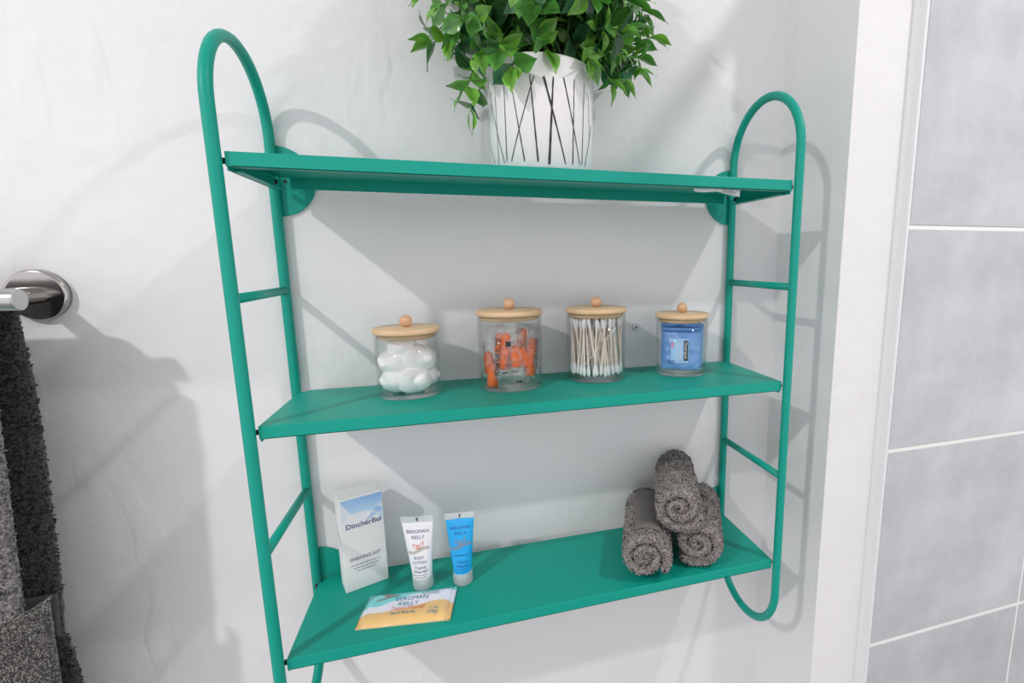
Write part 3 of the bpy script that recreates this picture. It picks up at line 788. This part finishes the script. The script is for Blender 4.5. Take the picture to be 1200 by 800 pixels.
PILE = {M[k].name: v for k, v in (('terry_roll', ((.085, .073, .07), (.47, .42, .40))), ('terry_shaded', ((.012, .012, .012), (.115, .112, .11))), ('terry_grey', ((.06, .058, .055), (.30, .29, .275))))}
PILE_MAT = vcol('terry_pile', .95, .08)
def tufts(o, count, length, wid, seed, keep=None):
    """terry pile: short bent tufts standing on the cloth, one mesh"""
    rg_ = random.Random(seed); me = o.data; polys = [p for p in me.polygons if p.area > 0 and (keep is None or keep(p.center, p.normal))]
    if not polys: return
    cum = []; tot = 0
    for p in polys: tot += p.area; cum.append(tot)
    pick = rg_.choices(polys, cum_weights=cum, k=count)
    vs = []; fs = []
    for p in pick:
        ws_ = [rg_.random() for _ in p.vertices]; sw = sum(ws_)
        c = Vector((0, 0, 0))
        for w_, vi in zip(ws_, p.vertices): c += me.vertices[vi].co * (w_ / sw)
        n_ = p.normal; d_ = (n_ + Vector((rg_.gauss(0, .5), rg_.gauss(0, .5), rg_.gauss(0, .5) - .25))).normalized()
        x_ = d_.orthogonal().normalized(); x_.rotate(Matrix.Rotation(rg_.uniform(0, 6.28), 3, d_)); y_ = d_.cross(x_)
        l_ = length * rg_.uniform(.6, 1.2); b0 = len(vs); c = c - n_ * .0004
        for k in range(3):
            a_ = 2.094 * k; vs.append(c + (x_ * math.cos(a_) + y_ * math.sin(a_)) * wid * .7)
        for k in range(3):
            a_ = 2.094 * k + .5; vs.append(c + d_ * l_ * .7 + (x_ * math.cos(a_) + y_ * math.sin(a_)) * wid)
        vs.append(c + d_ * l_)
        for k in range(3):
            k2 = (k + 1) % 3; fs += [(b0+k, b0+k2, b0+3+k2, b0+3+k), (b0+3+k, b0+3+k2, b0+6)]
    m2 = bpy.data.meshes.new('terry_pile'); m2.from_pydata([tuple(v) for v in vs], [], fs); m2.update()
    m2.polygons.foreach_set('use_smooth', [True] * len(fs))
    ca_ = m2.color_attributes.new('print', 'FLOAT_COLOR', 'POINT'); c0, c1 = PILE[me.materials[0].name]
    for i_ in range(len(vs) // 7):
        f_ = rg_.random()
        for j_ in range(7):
            g_ = f_ * (.45 if j_ < 3 else 1.0); ca_.data[i_*7 + j_].color = tuple(c0[k] + (c1[k] - c0[k]) * g_ for k in range(3)) + (1,)  # roots darker than tips: shade in the pile gaps painted into the tufts
    m2.materials.append(PILE_MAT); q = bpy.data.objects.new('terry_pile', m2); COL.objects.link(q); q.parent = o; q['kind'] = 'stuff'
dv = Vector((.37, .93, 0)).normalized()
washcloth_roll((.1035, -.1190, Z3 + .0345), dv, .0335, .128, .44, 2.15, .0105, .02, 'grey washcloth roll with a ribbed woven band, lower one beside the open board', band=(.014, .122, .815, .895), seed=1, hand=-1)
washcloth_roll((.1800, -.1110, Z3 + .0345), Vector((.46, .89, 0)), .0335, .124, 5.34, 2.2, .0105, .08, 'plain grey washcloth roll, lower one beside the tube frame', seed=5, hand=-1)
washcloth_roll((.1525, -.1120, Z3 + .0880), Vector((.40, .92, .0)), .0345, .128, 5.1, 2.1, .0108, .0, 'plain grey washcloth roll lying on top of the other two', seed=9)

# ------------------------------------------------------------------ towel bar and towels
dcx, dcz = -.5142, ZT - .1250
t = thing('towel_bar', 'polished steel towel bar with round wall rosette', 'towel bar', (dcx, YW, dcz))
mb = MB(); rr = .0258
mb.lathe([(0, 0), (rr, 0), (rr, -.0062), (rr - .0008, -.0072), (rr - .003, -.0078), (0, -.0080)], dcx, YW, dcz, 64, True, 'Y')
ro = build(mb, 'rosette', M['steel'], t); 
ybar, BR = -.0600, .0093
mb = MB(); mb.lathe([(.0090, 0), (.0090, ybar - YW + .006), (.0085, ybar - YW + .004)], dcx, YW - .0075, dcz - .0005, 32, True, 'Y'); build(mb, 'post', M['steel'], t)
xe = at_y(24, 352.5, ybar).x
mb = MB(); mb.tube([(xe - .0012, ybar, dcz - .0005), (xe - .2, ybar, dcz - .0005), (xe - .46, ybar, dcz - .0005)], BR, 28); build(mb, 'bar', M['brush'], t)
mb = MB(); mb.tube([(xe - .0012, ybar, dcz - .0005), (xe - .0004, ybar, dcz - .0005), (xe, ybar, dcz - .0005)], [BR, BR, BR - .0006], 28); build(mb, 'end_cap', mat('satin_end_cap', (.60, .59, .58), .45, 1.0), t)
def edge_from(pxs, y):
    pts = sorted(((p.z, p.x) for p in (at_y(a_, b_, y) for a_, b_ in pxs)))
    def f(z):
        if z <= pts[0][0]: return pts[0][1]
        for (z0, x0), (z1, x1) in zip(pts, pts[1:]):
            if z <= z1: return x0 + (x1 - x0) * (z - z0) / (z1 - z0)
        return pts[-1][1]
    return f
def hang(name, label, xr, xl, zfront, zback, rin, th, matl, seed, bulge=0, step=.0032, edge_fn=None):
    """towel folded over the bar: front drop, turn over the bar, back drop"""
    t = thing(name, label, 'towel', (-.62, ybar, dcz - .0005 + rin))
    zc = dcz - .0005
    prof = []                                    # (y offset, z, ny, nz) mid surface
    rm = rin + th / 2
    n1 = int((zc - zfront) / step); n2 = int((zc - zback) / step)
    for k in range(n1): prof.append((-rm, zfront + (zc - zfront) * k / n1, -1, 0))
    for k in range(13):
        a = PI * k / 12; prof.append((-rm * math.cos(a), zc + rm * math.sin(a), -math.cos(a), math.sin(a)))
    for k in range(1, n2 + 1): prof.append((rm, zc - (zc - zback) * k / n2, 1, 0))
    nx = int((xr - xl) / step)
    cols = [(xr - (xr - xl) * k / nx) for k in range(nx + 1)]
    ring = []                                    # x, half thickness sign
    for i, x in enumerate(cols): ring.append((x, 1 if i > 1 else (.45, .85)[i]))
    for i, x in reversed(list(enumerate(cols))): ring.append((x, -1 if i > 1 else (-.45, -.85)[i]))
    n = len(ring); verts = []
    for j, (yo, z, ny, nz) in enumerate(prof):
        for (x, sg) in ring:
            wave = .0028 * math.sin(x * 55 + seed) * min(1, max(0, (zc - z) / .08)) if nz == 0 else 0
            h_ = th / 2 * sg
            xx = x + (edge_fn(z, ny) if edge_fn else 0)
            p = Vector((xx, ybar + yo + ny * h_ - abs(wave) * (1 if ny < 0 else -.6), z + nz * h_))
            k = noise.noise(p * 300 + Vector((seed, 0, 0))) + .7 * noise.noise(p * 560)
            sgn = 1 if sg > 0 else -1
            p += Vector((.0010 * noise.noise(p * 420 + Vector((4, 4, seed))), ny * sgn * k * .0012, nz * sgn * k * .0012))
            verts.append(p)
    fs = [(j*n+k, j*n+(k+1) % n, (j+1)*n+(k+1) % n, (j+1)*n+k) for j in range(len(prof)-1) for k in range(n)]
    fs += [tuple(range(n)), tuple((len(prof)-1)*n + k for k in range(n))[::-1]]
    mb = MB(); mb.add(verts, fs, True)
    cl = build(mb, 'cloth', matl, t, merge=False)
    bm = bmesh.new(); bm.from_mesh(cl.data); bmesh.ops.recalc_face_normals(bm, faces=bm.faces); bm.to_mesh(cl.data); bm.free()
    return t, cl
e_back = edge_from([(20, 362), (28, 400), (40, 450), (50, 520), (60, 600), (68, 660), (72, 690), (75, 740), (88, 768), (95, 800), (100, 850)], ybar + BR + .005)
e_front = edge_from([(-6, 430), (0, 480), (14, 590), (28, 700), (36, 760), (44, 820)], ybar - .0182 - .004)
E1 = E2 = 0.0
def edge1(z, ny=-1):
    if ny < -.99: return e_front(z) - .006           # front drop, under the hand towel
    if ny < .99: return xe - .027                     # gathered where it goes over the bar
    k = max(0, min(1, (dcz - z) / .010)); return (xe - .027) * (1 - k) + e_back(z) * k
def edge2(z, ny=-1):
    if ny < -.99: return min(e_front(z), xe - .024 if dcz - z < .010 else 9)
    return xe - .032 - (.02 if ny > .99 else 0)
bt, bcl = hang('bath_towel', 'grey terry bath towel, colour darkened as shade, draped over the steel bar beneath the folded one', E1, -.30, ZT - .66, ZT - .70, .0097, .0075, M['terry_shaded'], 2.0, edge_fn=edge1)
zb0, zb1 = at_y(70, 742, ybar + .014).z, at_y(65, 692, ybar + .014).z
tz = dcz - .0005 + .0097
tufts(bcl, 25000, .0030, .0010, 3, lambda c, n: c.x > -.10 and n.y < .5 and not (zb0 < c.z + tz < zb1 and c.y > 0))
# woven band across the back drop of the bath towel
yb = ybar + BR + .0009 - .0012
mb = MB(); mb.grid(lambda a, b_: (e_back(zb0 + (zb1 - zb0) * b_) + .0006 - .20 * a, yb + .6 * .0028 * abs(math.sin((-.20 * a) * 55 + 2.0)) - .0016 + .0002 * math.sin(b_ * 60), zb0 + (zb1 - zb0) * b_), 60, 10)
o = build(mb, 'woven_band', M['weave_dark'], bcl); so = o.modifiers.new('thick', 'SOLIDIFY'); so.thickness = .0012
ht, hcl = hang('hand_towel', 'grey terry hand towel with a folded cuff hung over the shade-darkened bath towel', E2, -.28, ZT - .60, ZT - .50, .0182, .0080, M['terry_grey'], 5.0, edge_fn=edge2)
tufts(hcl, 20000, .0030, .0010, 5, lambda c, n: c.x > -.10 and n.y < .3)
# folded cuff wrapped round the lower part
yc0 = ybar - .0182 - .0080 - .0045
cTR = at_y(52, 705, yc0); cBR = at_y(68, 830, yc0); cTL = at_y(-20, 745, yc0)
def cuff(a, b_):
    kx = min(1, a * .28 / max(.001, cTR.x - cTL.x))
    ztop = cTR.z + (cTL.z - cTR.z) * kx
    z = cBR.z - .04 + (ztop - cBR.z + .04) * b_; x = (cTR.x + (cBR.x - cTR.x) * (1 - b_)) - .28 * a
    r_ = min(1, a / .05)
    y = yc0 - .009 * math.sqrt(max(0, 1 - (1 - r_) ** 2)) + .006
    p = Vector((x, y, z)); k = noise.noise(p * 300) + .7 * noise.noise(p * 560)
    if b_ > .965: y += .004 * (b_ - .965) / .035
    return Vector((x + .0006 * k, y - k * .0012, z))
mb = MB(); mb.grid(cuff, 90, 64); o = build(mb, 'folded_cuff', M['terry_grey'], hcl); so = o.modifiers.new('thick', 'SOLIDIFY'); so.thickness = .005; so.offset = -1
tufts(o, 17000, .0030, .0010, 8, lambda c, n: c.x > -.10)

# ------------------------------------------------------------------ potted plant
pcx, pcy, pr0, pr1, ph = -.0005, -.0560, .0560, .0585, .1120
t = thing('potted_plant', 'leafy green artificial plant in a white pot with dark scratched lines', 'plant', (pcx, pcy, Z1))
mb = MB(); mb.lathe([(0, 0), (pr0 - .003, 0), (pr0, .003), (pr1, ph - .004), (pr1 - .001, ph - .0012), (pr1 - .0035, ph), (pr1 - .006, ph - .002), (pr1 - .008, ph - .02), (0, ph - .021)], pcx, pcy, Z1 + .0003, 72)
pot = build(mb, 'pot', M['pot'], t)
mb = MB(); mb.lathe([(pr1 - .0075, ph - .016), (.03, ph - .008), (0, ph - .006)], pcx, pcy, Z1, 32); build(mb, 'filling', M['soil'], t)
def pot_uv(px, py):
    """angle and height where the pixel's ray meets the pot's side"""
    v = ray(px, py); dx, dy = CAM_LOC.x - pcx, CAM_LOC.y - pcy; R_ = (pr0 + pr1) / 2
    a = v.x**2 + v.y**2; b_ = 2*(v.x*dx + v.y*dy); c = dx*dx + dy*dy - R_*R_
    D = b_*b_ - 4*a*c
    k = (-b_ - math.sqrt(max(0, D))) / (2*a); p = CAM_LOC + v * k
    an = math.atan2(p.y - pcy, p.x - pcx)
    return (an - 2*PI if an > 1.6 else an), p.z - Z1
def pot_fn(s_, z):
    rr_ = pr0 + (pr1 - pr0) * max(0, z) / ph + .0003; th_ = s_ / .0573
    return (pcx + rr_ * math.cos(th_), pcy + rr_ * math.sin(th_), Z1 + z)
mb = MB()
for (x0, y0, x1, y1, w0, w1) in ((305,220,405,750,.0007,.0009), (345,225,365,758,.0006,.0007), (405,190,420,740,.0007,.0011), (455,225,540,735,.0007,.0013), (605,165,450,740,.0010,.0010),
      (577,155,632,740,.0010,.0017), (668,170,820,757,.0022,.0011), (732,172,708,757,.0014,.0026), (800,178,915,760,.0014,.0009), (870,190,868,758,.0009,.0013),
      (935,210,930,765,.0007,.0010), (962,280,978,600,.0006,.0007), (985,500,948,770,.0007,.0009), (308,560,340,755,.0006,.0007)):
    a0, h0 = pot_uv(520 + x0/5.715, 60 + y0/5.715); a1, h1 = pot_uv(520 + x1/5.715, 60 + y1/5.715)
    pts = [((a0 + (a1-a0)*q/14) * .0573, h0 + (h1-h0)*q/14) for q in range(15)]
    put_stroke(mb, pts, [(w0 + (w1-w0)*q/14) * (1 + .15*math.sin(q*2.1)) for q in range(15)], pot_fn)
rg = random.Random(4)
for k in range(16):                      # the rest of the way round
    a0 = rg.uniform(.5, PI - .5); a1 = a0 + rg.uniform(-.3, .3)
    put_stroke(mb, [((a0 + (a1-a0)*q/8) * .0573, .103 - .098*q/8) for q in range(9)], .0011, pot_fn)
build(mb, 'scratched_lines', M['ink'], pot)

def leaf_mesh(name, m_, L, Wd, fold, curl):
    mb = MB(); prof = [0, .24, .57, .84, .97, 1.0, .93, .76, .50, .21, 0]; n = len(prof) - 1
    cols = (-1, -.5, 0, .5, 1); vs = []; cl = []
    for k in range(n + 1):
        q = k / n; y = L * q; z = -curl * L * q * q; wv = Wd / 2 * prof[k]
        for u in cols:
            vs.append((wv * u, y, z + fold * wv * (abs(u) ** 1.5) + .0006 * math.sin(q * 9 + u * 2)))
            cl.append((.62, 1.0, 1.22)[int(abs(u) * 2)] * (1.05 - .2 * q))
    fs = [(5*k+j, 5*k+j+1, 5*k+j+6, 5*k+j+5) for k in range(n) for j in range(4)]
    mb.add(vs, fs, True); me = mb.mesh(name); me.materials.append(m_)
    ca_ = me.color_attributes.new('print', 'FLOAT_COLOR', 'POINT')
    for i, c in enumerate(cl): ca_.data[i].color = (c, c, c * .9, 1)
    return me
LM = [leaf_mesh('leaf', M[k], L, Wd, f, c) for (k, L, Wd, f, c) in (('leaf_bright', .027, .0155, .35, .25), ('leaf_mid', .031, .0185, .25, .15), ('leaf_dark', .029, .0180, .3, .3), ('leaf_blue', .031, .0195, .15, .35), ('leaf_mid', .026, .0150, .45, .4), ('leaf_bright', .024, .0140, .2, .5))]
leaves = []      # (matrix, variant)
rg = random.Random(21)
stems = []
top = Z1 + ph
def add_stem(tgt, droop, nn, bare=.35, dens=1.0):
    p0 = Vector((pcx + rg.uniform(-.03, .03), pcy + rg.uniform(-.03, .03), top - .012))
    p3 = Vector(tgt); h_ = (p3 - p0)
    p1 = p0 + Vector((h_.x * .15, h_.y * .15, max(.05, abs(h_.z) * .6 + .02))); p2 = p3 - Vector((h_.x * .35, h_.y * .35, -droop))
    def bz(q): return p0*(1-q)**3 + p1*3*q*(1-q)**2 + p2*3*q*q*(1-q) + p3*q**3
    pts = [bz(k / 12) for k in range(13)]
    for p in pts: p.y = min(p.y, YW - .004)
    mb = MB(); mb.tube(pts, [.0013 - .0007 * k / 12 for k in range(13)], 5); stems.append(mb)
    for k in range(nn):
        q = bare + (1 - bare) * (k + .6) / nn
        p = bz(q); tg_ = (bz(min(1, q + .03)) - bz(q - .03)).normalized()
        a = rg.uniform(0, PI) if k == 0 else a + PI / 2 + rg.uniform(-.4, .4)
        for sgn in ((0, PI) if rg.random() < .9 else (0,)):
            ref = tg_.orthogonal().normalized(); ref.rotate(Matrix.Rotation(a + sgn, 3, tg_))
            d_ = (ref * 1.0 + tg_ * rg.uniform(.25, .9) + Vector((0, 0, -.15))).normalized()
            put_leaf(p, d_, tg_)
    d_ = (bz(1) - bz(.93)).normalized(); put_leaf(bz(1), d_, UP, young=True)
    put_leaf(bz(1), (d_ + Vector((.5, -.2, .3))).normalized(), UP, young=True)
def put_leaf(p, d_, nrm, young=False):
    z = (nrm - d_ * nrm.dot(d_)); z = z.normalized() if z.length > .05 else d_.orthogonal().normalized()
    x = d_.cross(z).normalized(); 
    m = Matrix((x, d_, z)).transposed()
    m = m @ Matrix.Rotation(rg.uniform(-.5, .5), 3, 'Y') @ Matrix.Rotation(rg.uniform(-.3, .3), 3, 'X')
    s_ = rg.uniform(.72, 1.12)
    tip = Vector(p) + d_ * .026 * s_
    if tip.y > YW - .003 or p[1] > YW - .005: return
    q = Vector((tip.x - pcx, tip.y - pcy)).length
    if tip.z < top + .004 and q < pr1 + .002: return
    m4 = Matrix.Translation(p) @ m.to_4x4() @ Matrix.Scale(s_, 4)
    if young: v_ = rg.choice((0, 5, 0, 1))
    else: v_ = rg.choices(range(6), (2.3, 3.0, 2.4, 1.5, 2.2, 1.3))[0]
    leaves.append((m4, v_))
# crown of arching stems
for k in range(58):
    az = 2 * PI * (k * .618034) ; el = (k + .5) / 58
    rad = .048 + .078 * math.sqrt(1 - (el) ** 2) * rg.uniform(.8, 1.05)
    z = top + .012 + .165 * el
    x = pcx + rad * math.cos(az) * 1.0; y = pcy + rad * .78 * math.sin(az)
    add_stem((x, min(y, YW - .012), z), rg.uniform(.01, .04), rg.randint(7, 9))
# low sprays hanging past the rim (pixel, depth)
for (px, py, y, dr, nn) in ((552, 128, -.045, .070, 8), (528, 48, -.05, .05, 8), (540, 30, -.08, .05, 8), (548, 100, -.075, .06, 7), (600, 78, -.112, .035, 5), (585, 60, -.11, .03, 6),
                            (728, 92, -.075, .05, 8), (745, 66, -.05, .05, 8), (748, 30, -.045, .04, 7), (715, 95, -.09, .05, 7), (690, 70, -.11, .035, 6), (735, 80, -.06, .045, 7), (640, 58, -.115, .03, 5), (560, 62, -.10, .04, 6), (720, 55, -.105, .04, 7)):
    add_stem(at_y(px, py, y), dr, nn, .42)
for mb in stems: build(mb, 'stem', M['stem'], t, merge=False)
tl = Vector(t.location)
def seen(m4):
    p = m4 @ Vector((0, .014, 0)); v = CAM_ROT.transposed() @ (p - CAM_LOC)
    py = CAM_PY - CAM_F * v.y / -v.z
    return (p - CAM_LOC).length + (1.0 if py < -14 else 0)
leaves.sort(key=lambda q: seen(q[0]))
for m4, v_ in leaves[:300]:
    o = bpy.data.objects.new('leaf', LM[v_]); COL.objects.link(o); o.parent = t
    o.matrix_basis = Matrix.Translation(-tl) @ m4
rest = bpy.data.meshes.new('leaf_mass'); lc = []; vs = []; fs = []; mi = []
for m4, v_ in leaves[300:]:
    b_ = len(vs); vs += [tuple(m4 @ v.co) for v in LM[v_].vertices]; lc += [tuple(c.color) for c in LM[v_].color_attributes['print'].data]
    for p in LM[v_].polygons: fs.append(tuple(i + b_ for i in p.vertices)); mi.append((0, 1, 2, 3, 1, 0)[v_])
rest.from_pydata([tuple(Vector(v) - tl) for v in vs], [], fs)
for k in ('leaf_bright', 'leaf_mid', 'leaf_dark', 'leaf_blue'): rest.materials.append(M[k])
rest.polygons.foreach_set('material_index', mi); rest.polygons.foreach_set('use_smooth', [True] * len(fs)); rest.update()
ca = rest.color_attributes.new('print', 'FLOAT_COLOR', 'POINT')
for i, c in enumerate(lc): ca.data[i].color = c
o = bpy.data.objects.new('leaf_mass', rest); COL.objects.link(o); o.parent = t; o['kind'] = 'stuff'
print('leaves', len(leaves), 'swabs', ns)
